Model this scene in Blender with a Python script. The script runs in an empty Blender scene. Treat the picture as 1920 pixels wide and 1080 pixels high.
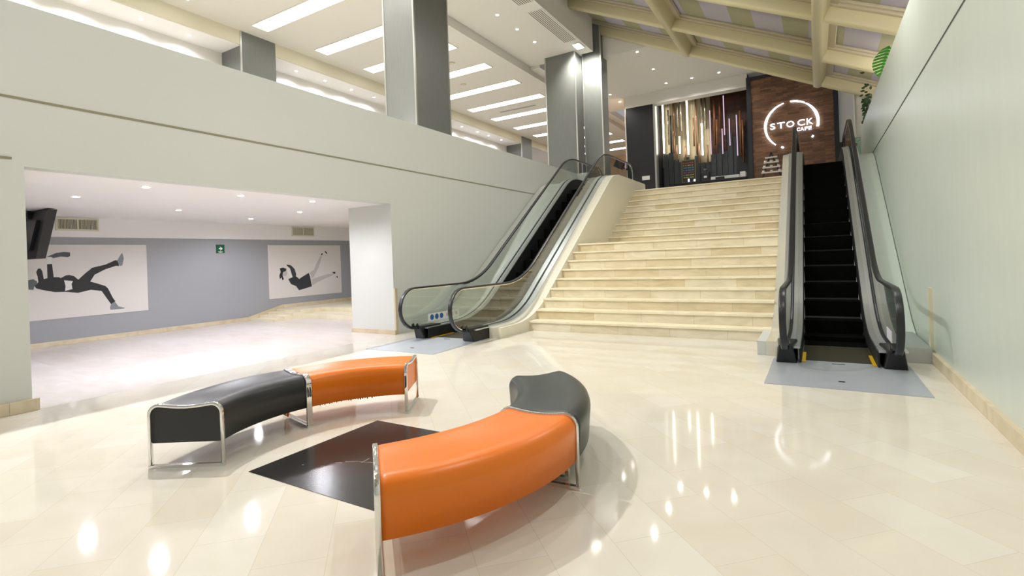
import bpy, math, random
from math import sin, cos, pi, radians as R, atan2, hypot
from mathutils import Vector
random.seed(7)
scn = bpy.context.scene
COL = scn.collection

# ------------------------------------------------------------------ helpers
class MB:
    def __init__(s): s.v = []; s.f = []; s.sm = set()
    def add(s, vs, fs, smooth=False):
        o = len(s.v); s.v += [tuple(v) for v in vs]
        for f in fs:
            if smooth: s.sm.add(len(s.f))
            s.f.append(tuple(i + o for i in f))
        return s
    def box(s, x0, x1, y0, y1, z0, z1):
        vs = [(x, y, z) for z in (z0, z1) for y in (y0, y1) for x in (x0, x1)]
        return s.add(vs, [(0,2,3,1),(4,5,7,6),(0,1,5,4),(2,6,7,3),(0,4,6,2),(1,3,7,5)])
    def rbox(s, c, dims, ax):           # oriented box: centre, sizes, three unit axes
        c = Vector(c); ax = [Vector(a) for a in ax]; vs = []
        for k in (-.5, .5):
            for j in (-.5, .5):
                for i in (-.5, .5):
                    vs.append(c + ax[0]*dims[0]*i + ax[1]*dims[1]*j + ax[2]*dims[2]*k)
        return s.add(vs, [(0,2,3,1),(4,5,7,6),(0,1,5,4),(2,6,7,3),(0,4,6,2),(1,3,7,5)])
    def prism(s, pts, a0, a1, M):       # polygon pts (u,v) pushed from a0 to a1
        n = len(pts)
        vs = [M(u, v, a0) for u, v in pts] + [M(u, v, a1) for u, v in pts]
        fs = [tuple(range(n))[::-1], tuple(range(n, 2*n))]
        fs += [(i, (i+1) % n, n + (i+1) % n, n + i) for i in range(n)]
        return s.add(vs, fs)
    def ribbon(s, pts, t0, t1, e0, e1, M, closed=False, smooth=True, rnd=0.0):
        # a 2D path thickened along its left normal t0..t1 and pushed sideways e0..e1
        n = len(pts); nr = []
        for i in range(n):
            a = pts[i-1] if (i > 0 or closed) else pts[i]
            b = pts[(i+1) % n] if (i < n-1 or closed) else pts[i]
            p = pts[i]
            def un(u):
                l = hypot(*u) or 1; return (u[0]/l, u[1]/l)
            d1 = un((p[0]-a[0], p[1]-a[1])) if a != p else None
            d2 = un((b[0]-p[0], b[1]-p[1])) if b != p else None
            if d1 is None: d1 = d2
            if d2 is None: d2 = d1
            n1 = (-d1[1], d1[0]); n2 = (-d2[1], d2[0])
            m = un((n1[0]+n2[0], n1[1]+n2[1])); k = m[0]*n1[0] + m[1]*n1[1]
            k = max(k, .35); nr.append((m[0]/k, m[1]/k))
        if rnd > 0:
            r = min(rnd, (t1-t0)/2*.99, (e1-e0)/2*.99); sec = []
            for cx, cy, a0 in ((t1-r, e1-r, 0), (t0+r, e1-r, 90), (t0+r, e0+r, 180), (t1-r, e0+r, 270)):
                for q in range(4):
                    a = R(a0 + q*30); sec.append((cx + r*cos(a), cy + r*sin(a)))
        else: sec = [(t1, e1), (t0, e1), (t0, e0), (t1, e0)]
        m = len(sec); vs = []
        for p, q in zip(pts, nr):
            for t, e in sec: vs.append(M(p[0]+q[0]*t, p[1]+q[1]*t, e))
        fs = []
        for i in range(n if closed else n-1):
            j = (i+1) % n
            for k in range(m):
                l = (k+1) % m; fs.append((i*m+k, i*m+l, j*m+l, j*m+k))
        s.add(vs, fs, smooth and rnd > 0)
        if not closed:
            s.add([vs[k] for k in range(m)], [tuple(range(m))]); s.add([vs[(n-1)*m+k] for k in range(m)], [tuple(range(m))[::-1]])
        return s
    def cyl(s, c, r, h, n=16, r2=None, axis=2, smooth=True):
        r2 = r if r2 is None else r2; vs = []
        for k, (rr, hh) in enumerate(((r, 0), (r2, h))):
            for i in range(n):
                a = 2*pi*i/n; p = [rr*cos(a), rr*sin(a), hh]
                if axis == 0: p = [p[2], p[0], p[1]]
                elif axis == 1: p = [p[0], p[2], p[1]]
                vs.append((c[0]+p[0], c[1]+p[1], c[2]+p[2]))
        s.add(vs, [(i, (i+1) % n, n+(i+1) % n, n+i) for i in range(n)], smooth)
        s.add(vs, [tuple(range(n))[::-1], tuple(range(n, 2*n))]); return s
    def build(s, name, mat, parent=None, org=None, bevel=0):
        if parent is not None: L = Vector(parent['_o']) if '_o' in parent.keys() else Vector((0,0,0))
        elif org is not None: L = Vector(org)
        else:
            xs, ys, zs = zip(*s.v); L = Vector(((min(xs)+max(xs))/2, (min(ys)+max(ys))/2, min(zs)))
        me = bpy.data.meshes.new(name)
        me.from_pydata([tuple(Vector(v)-L) for v in s.v], [], s.f)
        for i in s.sm: me.polygons[i].use_smooth = True
        me.validate(); me.update()
        import bmesh
        bm = bmesh.new(); bm.from_mesh(me); bmesh.ops.remove_doubles(bm, verts=bm.verts, dist=1e-5)
        bmesh.ops.recalc_face_normals(bm, faces=bm.faces); bm.to_mesh(me); bm.free()
        o = bpy.data.objects.new(name, me); COL.objects.link(o)
        if mat: me.materials.append(mat)
        if parent is not None: o.parent = parent
        else: o.location = L
        o['_o'] = tuple(L)
        if bevel:
            b = o.modifiers.new('bevel', 'BEVEL'); b.width = bevel; b.segments = 2; b.limit_method = 'ANGLE'; b.angle_limit = R(40)
        return o

def thing(name, label, cat, loc, group=None):
    o = bpy.data.objects.new(name, None); COL.objects.link(o); o.location = loc; o.empty_display_size = .1
    o['label'] = label; o['category'] = cat; o['_o'] = tuple(loc)
    if group: o['group'] = group
    return o
def tag(o, label, cat, group=None, kind=None):
    o['label'] = label; o['category'] = cat
    if group: o['group'] = group
    if kind: o['kind'] = kind
    return o
def struct(o, label=None):
    o['kind'] = 'structure'
    if label: o['label'] = label
    return o
def copy_tree(o, loc, label, parent=None):
    c = o.copy(); COL.objects.link(c)
    if parent is None: c.location = loc; c['label'] = label; c['_o'] = tuple(loc)
    else: c.parent = parent
    for ch in list(o.children): copy_tree(ch, loc, None, c)
    return c
ORD = ['nearest','second','third','fourth','fifth','sixth','seventh','eighth','ninth','tenth','eleventh','twelfth','thirteenth','fourteenth','fifteenth','sixteenth','seventeenth','eighteenth','nineteenth','twentieth']

def fillet(P, rad, n=10):
    out = [P[0]]
    for i in range(1, len(P)-1):
        a, p, b = Vector(P[i-1]), Vector(P[i]), Vector(P[i+1]); r = rad[i-1]
        u = (a-p).normalized(); w = (b-p).normalized()
        ang = math.acos(max(-1, min(1, u.dot(w)))); T = r/math.tan(ang/2)
        if r <= 0: out.append(tuple(p)); continue
        c = p + (u+w).normalized()*(r/sin(ang/2)); s, e = p+u*T, p+w*T
        a0 = atan2(s.y-c.y, s.x-c.x); a1 = atan2(e.y-c.y, e.x-c.x); d = (a1-a0+pi) % (2*pi) - pi
        for k in range(n+1): out.append((c.x+r*cos(a0+d*k/n), c.y+r*sin(a0+d*k/n)))
    out.append(P[-1]); return out
def interp(path, y):
    for a, b in zip(path, path[1:]):
        if a[0] <= y <= b[0]:
            return a[1] if b[0] == a[0] else a[1] + (b[1]-a[1])*(y-a[0])/(b[0]-a[0])
    return path[0][1] if y < path[0][0] else path[-1][1]

# ------------------------------------------------------------------ materials
def nt(name):
    m = bpy.data.materials.new(name); m.use_nodes = True; t = m.node_tree
    return m, t, t.nodes['Principled BSDF']
def hexc(h):
    def f(c): c /= 255; return c/12.92 if c <= .04045 else ((c+.055)/1.055)**2.4
    return tuple(f(int(h[i:i+2], 16)) for i in (0, 2, 4)) + (1,)
def mat(name, col, rough=.5, metal=0, noise=0, nscale=8, coat=0, bump=0, stretch=None, spec=None):
    m, t, b = nt(name); c = hexc(col) if isinstance(col, str) else tuple(col)+(1,)
    b.inputs['Base Color'].default_value = c; b.inputs['Roughness'].default_value = rough; b.inputs['Metallic'].default_value = metal
    b.inputs['Coat Weight'].default_value = coat; b.inputs['Coat Roughness'].default_value = .08
    if spec is not None: b.inputs['Specular IOR Level'].default_value = spec
    if noise or bump:
        tc = t.nodes.new('ShaderNodeTexCoord'); mp = t.nodes.new('ShaderNodeMapping'); ns = t.nodes.new('ShaderNodeTexNoise')
        if stretch: mp.inputs['Scale'].default_value = stretch
        ns.inputs['Scale'].default_value = nscale; ns.inputs['Detail'].default_value = 4
        t.links.new(tc.outputs['Object'], mp.inputs[0]); t.links.new(mp.outputs[0], ns.inputs['Vector'])
        if noise:
            r = t.nodes.new('ShaderNodeMix'); r.data_type = 'RGBA'
            r.inputs['A'].default_value = tuple(max(0, x*(1-noise)) for x in c[:3])+(1,); r.inputs['B'].default_value = tuple(min(1, x*(1+noise)) for x in c[:3])+(1,)
            t.links.new(ns.outputs['Fac'], r.inputs['Factor']); t.links.new(r.outputs['Result'], b.inputs['Base Color'])
        if bump:
            bp = t.nodes.new('ShaderNodeBump'); bp.inputs['Strength'].default_value = bump; bp.inputs['Distance'].default_value = .01
            t.links.new(ns.outputs['Fac'], bp.inputs['Height']); t.links.new(bp.outputs[0], b.inputs['Normal'])
    return m
def emit(name, col, s):
    m, t, b = nt(name); b.inputs['Base Color'].default_value = (0,0,0,1)
    b.inputs['Emission Color'].default_value = tuple(col)+(1,); b.inputs['Emission Strength'].default_value = s
    return m
def brick(name, c1, c2, mortar, w, h, plane='xy', rot=0, rough=.3, ms=.003, bias=0, veins=.0, nscale=3, coat=0, offset=.5, seed=(0,0,0), stain=None, vs=(1,1,1)):
    m, t, b = nt(name); N = t.nodes.new; L = t.links.new
    tc = N('ShaderNodeTexCoord'); sp = N('ShaderNodeSeparateXYZ'); cb = N('ShaderNodeCombineXYZ'); L(tc.outputs['Object'], sp.inputs[0])
    L(sp.outputs['XYZ'.index(plane[0].upper())], cb.inputs[0]); L(sp.outputs['XYZ'.index(plane[1].upper())], cb.inputs[1])
    mp = N('ShaderNodeMapping'); mp.inputs['Rotation'].default_value = (0, 0, R(rot)); mp.inputs['Location'].default_value = seed; L(cb.outputs[0], mp.inputs[0])
    bk = N('ShaderNodeTexBrick'); L(mp.outputs[0], bk.inputs['Vector'])
    bk.inputs['Scale'].default_value = 1; bk.inputs['Brick Width'].default_value = w; bk.inputs['Row Height'].default_value = h
    bk.inputs['Mortar Size'].default_value = ms; bk.inputs['Mortar Smooth'].default_value = .3; bk.inputs['Bias'].default_value = bias
    bk.inputs['Color1'].default_value = hexc(c1); bk.inputs['Color2'].default_value = hexc(c2); bk.inputs['Mortar'].default_value = hexc(mortar); bk.offset = offset
    out = bk.outputs['Color']
    if veins:
        ns = N('ShaderNodeTexNoise'); ns.inputs['Scale'].default_value = nscale; ns.inputs['Detail'].default_value = 8; ns.inputs['Distortion'].default_value = 1.2
        m2 = N('ShaderNodeMapping'); m2.inputs['Scale'].default_value = vs; L(tc.outputs['Object'], m2.inputs[0]); L(m2.outputs[0], ns.inputs['Vector'])
        mx = N('ShaderNodeMix'); mx.data_type = 'RGBA'; mx.blend_type = 'MULTIPLY'; mx.inputs['Factor'].default_value = 1
        cr = N('ShaderNodeValToRGB'); cr.color_ramp.elements[0].color = (1-veins, 1-veins*1.15, 1-veins*1.5, 1); cr.color_ramp.elements[0].position = .35; cr.color_ramp.elements[1].position = .62
        L(ns.outputs['Fac'], cr.inputs[0]); L(out, mx.inputs['A']); L(cr.outputs[0], mx.inputs['B']); out = mx.outputs['Result']
    L(out, b.inputs['Base Color']); b.inputs['Roughness'].default_value = rough; b.inputs['Coat Weight'].default_value = coat; b.inputs['Coat Roughness'].default_value = .05
    return m
def glassm(name, tint, refl=.06, rough=0.0):
    m, t, b = nt(name); t.nodes.remove(b); N = t.nodes.new; L = t.links.new
    tr = N('ShaderNodeBsdfTransparent'); tr.inputs[0].default_value = tuple(tint)+(1,)
    gl = N('ShaderNodeBsdfGlossy'); gl.inputs['Roughness'].default_value = rough
    lw = N('ShaderNodeLayerWeight'); lw.inputs['Blend'].default_value = .5
    pw = N('ShaderNodeMath'); pw.operation = 'POWER'; pw.inputs[1].default_value = 2.6; L(lw.outputs['Facing'], pw.inputs[0])
    fr = N('ShaderNodeMath'); fr.operation = 'MULTIPLY_ADD'; fr.inputs[1].default_value = .75; fr.inputs[2].default_value = .035; L(pw.outputs[0], fr.inputs[0])
    mx = N('ShaderNodeMixShader'); L(fr.outputs[0], mx.inputs[0]); L(tr.outputs[0], mx.inputs[1]); L(gl.outputs[0], mx.inputs[2])
    L(mx.outputs[0], t.nodes['Material Output'].inputs[0]); return m

M_floor = brick('marble_floor', 'DDD9CE', 'D8D1C2', 'CBC4B4', .66, .36, rot=45, rough=.06, ms=.002, veins=.05, nscale=1.6, seed=(.14,.33,0))
M_floor.node_tree.nodes['Principled BSDF'].inputs['Specular IOR Level'].default_value = .3
M_floor2 = brick('pale_marble', 'DCD7D4', 'D4CBC5', 'C8BFB9', 2.2, .9, rot=3, rough=.3, ms=.003, veins=.10, nscale=1.2, vs=(1, 3, 1))
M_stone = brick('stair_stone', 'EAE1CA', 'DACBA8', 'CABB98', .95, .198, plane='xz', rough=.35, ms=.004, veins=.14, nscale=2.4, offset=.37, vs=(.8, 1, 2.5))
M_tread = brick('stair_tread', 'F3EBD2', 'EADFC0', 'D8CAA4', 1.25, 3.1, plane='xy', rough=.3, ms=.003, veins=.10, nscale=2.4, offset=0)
M_base = brick('base_stone', 'DCCFB4', 'CDBB9A', 'B9A988', 1.9, 1.2, plane='yz', rough=.35, ms=.004, veins=.15, nscale=3, offset=0)
M_wallL = mat('painted_wall', 'D1D3CE', .38, noise=.015, nscale=1.5)
M_wallR = mat('sheen_wall', 'CCD5CC', .3, noise=.05, nscale=3, stretch=(1, 2.2, .5), spec=.45)
M_white = mat('white_paint', 'DEDCD6', .6)
M_ceil = mat('ceiling_paint', 'DDDAD3', .75)
M_ceilw = mat('lower_ceiling_paint', 'F0EDEC', .7)
M_beige = mat('beige_paint', 'D8D2BC', .7)
M_grey = mat('grey_paint', '9C9EA2', .6)
M_groove = mat('groove', '8E8A72', .7)
M_grooved = mat('dark_groove', '5A5F5A', .7)
M_colm = mat('brushed_grey', '767875', .42, metal=.2, noise=.16, nscale=14, stretch=(6, 6, .25))
M_alu = mat('aluminium_trim', 'C8CAC6', .3, metal=.8)
M_steel = mat('stainless', 'DDE0E4', .3, metal=.85, noise=.05, nscale=30, stretch=(20, .3, 1))
M_steeld = mat('stainless_dull', 'BFC3C5', .35, metal=.85)
M_chrome = mat('chrome', 'E4E4E2', .06, metal=1)
M_rubber = mat('black_rubber', '17181A', .28)
M_rail = mat('handrail_rubber', '1E1F22', .33, spec=.5)
M_black = mat('black_plastic', '121212', .4)
M_step = mat('escalator_step', '090908', .9, spec=.04)
M_stepl = mat('comb_plate', '4A4738', .45, metal=.5)
M_skirt = mat('dark_skirt', '1C1E20', .6, metal=.2)
M_plate = mat('landing_plate_metal', 'B4BAC2', .38, metal=.35, noise=.05, nscale=6, stretch=(.6, 10, 1))
M_yellow = mat('safety_yellow', 'E2B400', .5)
M_glass = glassm('balustrade_glass', (.93, .965, .94))
M_orange = mat('orange_vinyl', 'E9780D', .34, noise=.03, nscale=2, bump=.02)
M_blackv = mat('black_vinyl', '26282A', .34, bump=.02, nscale=60, spec=.5)
M_greyv = mat('worn_black_vinyl', '333836', .36, noise=.06, nscale=3)
M_granite = mat('black_granite', '242222', .22, noise=.35, nscale=180)
M_beam = mat('cream_steel', 'DDD3AC', .42)
M_beamd = mat('cream_mullion', 'C4B9A0', .5)
M_wood = brick('wood_strips', '8F684C', '634534', '483022', .42, .075, plane='xz', rough=.5, ms=.003, veins=.25, nscale=5, offset=.37, vs=(.6, 1, 6))
M_woodd = brick('dark_wood_strips', '5A3018', '371C0E', '1E1009', .5, .12, plane='xz', rough=.45, ms=.003, veins=.2, nscale=4)
M_frame = mat('navy_black_frame', '20242C', .5)
M_bpan = mat('black_cladding', '1B1C1F', .5)
M_print = mat('poster_paper', 'DAD5D0', .6)
M_ink = mat('ink_black', '232323', .6); M_inkg = mat('ink_grey', '7F8388', .6); M_inkl = mat('ink_light', 'BDB7B5', .6); M_inkw = mat('ink_white', 'E2E0DD', .6)
M_green = mat('sign_green', '0D5A3C', .4)
M_peach = mat('peach_wall', 'E3BE9C', .6)
M_leaf = mat('leaf_green', '2C8A1E', .4); M_leafd = mat('leaf_dark', '2F5230', .45); M_stem = mat('plant_stem', '47592A', .6)
M_slot = mat('vent_dark', '5E5A4C', .7)
M_bluep = mat('sticker_blue', '2C62A8', .5)
E_strip = emit('strip_light_diffuser', (1, .99, .96), 6)
E_spot = emit('downlight_lamp', (1, .98, .94), 40); E_spot.cycles.emission_sampling = 'NONE'
E_spotc = emit('cool_downlight_lamp', (.93, .95, 1), 40); E_spotc.cycles.emission_sampling = 'NONE'
E_flood = emit('floodlight_lamp', (1, .98, .9), 30)
E_sign = emit('sign_led', (.82, .91, 1), 5)
E_tube = emit('tube_led', (1, .93, .78), 9)
E_tubec = emit('tube_violet', (.75, .55, .72), 1.2)

# skylight glass: night glass with olive film bands
def skyglass():
    m, t, b = nt('skylight_glass'); N = t.nodes.new; L = t.links.new
    tc = N('ShaderNodeTexCoord'); sp = N('ShaderNodeSeparateXYZ'); L(tc.outputs['Object'], sp.inputs[0])
    a = N('ShaderNodeMath'); a.operation = 'MULTIPLY'; a.inputs[1].default_value = 1/1.27; L(sp.outputs[0], a.inputs[0])
    f = N('ShaderNodeMath'); f.operation = 'FRACT'; L(a.outputs[0], f.inputs[0])
    g = N('ShaderNodeMath'); g.operation = 'GREATER_THAN'; g.inputs[1].default_value = .55; L(f.outputs[0], g.inputs[0])
    mx = N('ShaderNodeMix'); mx.data_type = 'RGBA'; mx.inputs['A'].default_value = hexc('B4B0C4'); mx.inputs['B'].default_value = hexc('A3A288')
    L(g.outputs[0], mx.inputs['Factor']); L(mx.outputs['Result'], b.inputs['Base Color']); b.inputs['Roughness'].default_value = .12
    return m
M_sky = skyglass()

XZY = lambda u, v, e: (e, u, v)      # path in (y,z), pushed along x
F2 = 3.56
# ------------------------------------------------------------------ setting
def sbox(name, m, *b, label=None): return struct(MB().box(*b).build(name, m, org=(0,0,0)), label)
sbox('floor', M_floor, -7.5, 1.4, -5, 12.2, -.2, 0)
sbox('floor_lower_lobby', M_floor2, -13.75, -7.5, -5, 14, -.2, 0)
sbox('floor_upper', M_floor, -17, -7.7, -5, 40, 3.45, F2)
sbox('floor_upper_landing', M_floor, -7.7, 2.6, 16.599, 40, 3.3, F2+.003)
# left wall: lintel with parapet above the lobby opening, piers on both sides
lw = MB(); lw.box(-8.75, -7.5, -5, 2.1, 0, 2.7).box(-8.75, -7.5, 7.76, 17.46, 0, 2.7).box(-7.72, -7.5, -5, 17.46, 2.7, 4.51)
lw.box(-7.72, -7.1, 17.46, 17.6, 3.56, 4.51)
wl = struct(lw.build('wall_left', M_wallL, org=(0,0,0)))
struct(MB().box(-7.5, -7.492, -5, 14.4, 3.437, 3.463).box(-7.5, -7.49, -5, 2.0, 2.765, 2.79).build('trim_1', M_groove, org=(0,0,0)))
struct(MB().box(-7.5, -7.46, 7.76, 7.83, .02, .95).box(-8.75, -7.47, 7.73, 7.83, 0, .09).build('trim_2', M_base, org=(0,0,0)))
struct(MB().box(-7.5, -7.45, -5, 2.15, 0, .13).build('baseboard_left', M_base, org=(0,0,0)))
wr = MB().box(1.23, 1.55, -5, 18.4, 0, 4.92); struct(wr.build('wall_right', M_wallR, org=(0,0,0)))
struct(MB().box(1.222, 1.23, -5, 15.8, 3.69, 3.702).build('trim_3', M_grooved, org=(0,0,0)))
struct(MB().box(1.19, 1.23, -5, 8.2, 0, .13).build('baseboard_right', M_base, org=(0,0,0)))
struct(MB().box(1.195, 1.23, 8.18, 8.27, 0, .93).build('trim_4', mat('cream_trim', 'D9D2B6', .5), org=(0,0,0)))
sbox('wall_right_ledge', M_white, 1.55, 4.6, -5, 18.6, 4.55, 4.75)
# lower lobby
sbox('ceiling_lower_lobby', M_ceilw, -13.75, -7.72, -5, 14, 2.7, 3.0)
sbox('wall_lobby_back', M_grey, -13.85, -13.65, -5, 14, 0, 2.28)
sbox('wall_lobby_bulkhead', M_ceilw, -13.85, -13.6, -5, 14, 2.27, 2.7)
sbox('wall_lobby_far', M_grey, -13.7, -8.75, 13.2, 13.4, 0, 2.7)
bb = MB().box(-13.65, -13.61, -5, 8.4, 0, .1)
bb.prism([(8.4, 0), (9.45, .24), (9.45, .35), (8.4, .1)], -13.65, -13.61, XZY).box(-13.65, -13.61, 9.45, 13.2, .22, .35)
struct(bb.build('baseboard_lobby', M_base, org=(0,0,0)))
lt = thing('lobby_steps', 'low shallow marble steps beside the grey lobby wall below the falling woman poster', 'steps', (-11.5, 9, 0))
for k in range(4): MB().box(-13.61, -12.5+.0*k, 8.45+.27*k, 10.2, .06*k, .06*(k+1)).build('step', M_tread, lt)
for k in range(2): MB().box(-12.5, -8.76, 9.3+.75*k, 13.15, .12*k, .12*(k+1)).build('step', M_tread, lt)
MB().box(-13.61, -12.5, 10.2, 13.15, 0, .24).build('landing', M_tread, lt)
# upper hall ceilings
sbox('ceiling_soffit', M_ceil, -9.6, -6.95, -5, 18.1, 9.1, 9.6)
sbox('wall_soffit_face', M_white, -7.2, -6.95, -5, 18.1, 9.6, 10.6)
sbox('ceiling_raft', M_ceil, -15.06, -9.62, -5, 37, 8.8, 9.12)
sbox('ceiling_upper_void', M_ceil, -9.62, -9.2, 18.1, 40, 9.0, 9.3)
sbox('wall_bulkhead_left', M_beige, -15.3, -15.06, -5, 37, 8.37, 9.12)
sbox('ceiling_left_soffit', M_ceilw, -16.3, -15.1, -5, 37, 8.35, 8.6)
sbox('wall_upper_left', M_white, -16.5, -16.1, -5, 40, F2, 8.5)
sbox('ceiling_landing', M_ceil, -9.15, 4.6, 18.71, 26, 9.0, 9.3)
sbox('wall_corridor_end', M_peach, -16.3, -7.8, 37, 37.2, F2, 8.8)
sbox('wall_corridor_right', M_peach, -7.8, -7.66, 24.2, 37, F2, 9.0)
# columns
def column(x0, x1, y0, y1, z1, label, trims):
    t = thing('column', label, 'column', ((x0+x1)/2, (y0+y1)/2, F2), 'grey clad columns of the upper hall')
    MB().box(x0, x1, y0, y1, F2, z1).build('cladding', M_colm, t)
    for (tx, ty) in trims: MB().box(tx-.02, tx+.02, ty-.02, ty+.02, F2, z1).build('corner_trim', M_alu, t)
    return t
column(-8.66, -7.74, 8.95, 10.2, 9.1, 'nearest tall grey clad column standing behind the parapet above the lobby opening', [(-7.74, 8.95), (-7.74, 10.2), (-8.66, 8.95)])
column(-8.72, -7.5, 17.62, 18.3, 9.1, 'tall grey clad column behind the top of the left escalator', [(-7.5, 17.62), (-8.72, 17.62)])
c3 = column(-7.5, -6.75, 18.32, 19.0, 10.3, 'grey clad column lit by the floodlight at the skylight corner', [(-7.46, 18.31), (-6.75, 18.32)])
column(-16.09, -15.05, 9.35, 10.53, 8.8, 'dark grey column at the left end of the upper hall, seen over the parapet', [(-15.05, 9.35)])
column(-16.09, -15.05, 26.8, 28.1, 8.8, 'distant dark grey column at the far end of the upper hall left side', [(-15.05, 26.8)])
MB2 = MB().box(-15.2, -15.08, 28.1, 36.9, F2, 8.8); struct(MB2.build('wall_upper_far_panel', mat('light_grey_cladding', 'A9A9A4', .5), org=(0,0,0)))

# skylight: sloped frame; underside follows z = 6.555 - 0.478 x
SL = .478; Z0 = 6.555
def sz(x): return Z0 - SL*x
sk = thing('skylight_frame', 'sloping cream steel skylight frame of round-nosed beams over the hall', 'skylight frame', (-2.9, 6, sz(-2.9)))
dirx = Vector((1, 0, -SL)).normalized(); up = Vector((SL, 0, 1)).normalized(); yy = Vector((0, 1, 0))
def slopebeam(yc, w, d0, d1, name, x0=-7.2, x1=3.9, rnd=.07, m=None):
    mb = MB(); a = Vector((x0, yc, sz(x0))); b = Vector((x1, yc, sz(x1)))
    r = rnd; sec = []
    for cx, cy, a0 in ((w/2-r, d0+r, -90), (w/2-.01, d1-.01, 0), (-w/2+.01, d1-.01, 90), (-w/2+r, d0+r, 180)):
        rr = r if a0 in (-90, 180) else .01
        for q in range(5): an = R(a0+q*22.5); sec.append((cx+rr*cos(an), cy+rr*sin(an)))
    n = len(sec); vs = [p + yy*s + up*t for p in (a, b) for s, t in sec]
    mb.add(vs, [(i, (i+1) % n, n+(i+1) % n, n+i) for i in range(n)], True); mb.add(vs, [tuple(range(n)), tuple(range(n, 2*n))])
    return mb.build(name, m or M_beam, sk)
BY = [18.45, 16.0, 13.2, 10.4, 7.6, 4.8, 2.0, -.8, -3.6]
for y in BY: slopebeam(y, .22, 0, .3, 'cross_beam')
for y in BY:
    slopebeam(y, .42, .3, .36, 'mullion', rnd=.02, m=M_beamd); slopebeam(y, .56, .36, .42, 'mullion', rnd=.02, m=M_beamd)
for x in (.17, -3.68):
    mb = MB(); r = .09; w = .24; sec = []
    for cx, cy, a0 in ((w/2-r, -.06+r, -90), (w/2-.01, .35, 0), (-w/2+.01, .35, 90), (-w/2+r, -.06+r, 180)):
        rr = r if a0 in (-90, 180) else .01
        for q in range(5): an = R(a0+q*22.5); sec.append((cx+rr*cos(an), cy+rr*sin(an)))
    n = len(sec); vs = []
    for y in (-5, 18.5):
        for s, t in sec: p = Vector((x, y, sz(x))) + dirx*s + up*t; vs.append(p)
    mb.add(vs, [(i, (i+1) % n, n+(i+1) % n, n+i) for i in range(n)], True); mb.add(vs, [tuple(range(n)), tuple(range(n, 2*n))]); mb.build('rafter', M_beam, sk)
    mb = MB(); 
    for sgn in (-1, 1): mb.rbox(Vector((x, 6.75, sz(x))) + dirx*sgn*.2 + up*.36, (.16, 23.4, .08), (dirx, yy, up))
    mb.build('rafter_mullion', M_beamd, sk)
# panes: one per bay
XS = [-7.3, -3.68, .17, 4.0]; gi = 0
YS = [18.5] + BY[1:] + [-5]
for i in range(len(YS)-1):
    for j in range(3):
        gi += 1
        xa, xb = XS[j], XS[j+1]; ya, yb = YS[i+1], YS[i]
        vs = [Vector((x, y, sz(x))) + up*t for t in (.42, .45) for x, y in ((xa, ya), (xb, ya), (xb, yb), (xa, yb))]
        g = MB().add(vs, [(0,3,2,1), (4,5,6,7), (0,1,5,4), (1,2,6,5), (2,3,7,6), (3,0,4,7)]).build('window_%d' % gi, M_sky, org=(.25*((i*7+j*3) % 5), 0, 0)); struct(g)
# wall strip that closes the gap between skylight end and landing ceiling
gp = MB().prism([(-7.1, 9.0), (-7.1, 10.6), (4.6, 10.6), (4.6, 9.0)], 18.6, 18.7, lambda u, v, e: (u, e, v)); struct(gp.build('wall_above_landing', M_ceil, org=(0,0,0)))

# ------------------------------------------------------------------ stairs
st = thing('staircase', 'wide cream marble staircase rising between the two escalators', 'staircase', (-2.86, 9.12, 0))
XL, XR = -5.08, -.645
def step(y0, y1, k):
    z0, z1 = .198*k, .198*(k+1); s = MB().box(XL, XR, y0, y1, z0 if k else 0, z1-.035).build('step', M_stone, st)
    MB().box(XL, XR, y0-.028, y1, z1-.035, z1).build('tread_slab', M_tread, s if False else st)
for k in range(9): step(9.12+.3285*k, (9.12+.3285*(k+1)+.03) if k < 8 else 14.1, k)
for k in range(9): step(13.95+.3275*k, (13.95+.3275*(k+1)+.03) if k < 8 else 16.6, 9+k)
for o in list(st.children):
    if o.name.startswith('step') : pass
# solid body under the steps
MB().prism([(9.2, 0), (11.8, 1.55), (13.95, 1.55), (16.5, 3.3), (16.5, 0)], XL+.01, XR-.01, XZY).build('understructure', M_stone, st)

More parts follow.
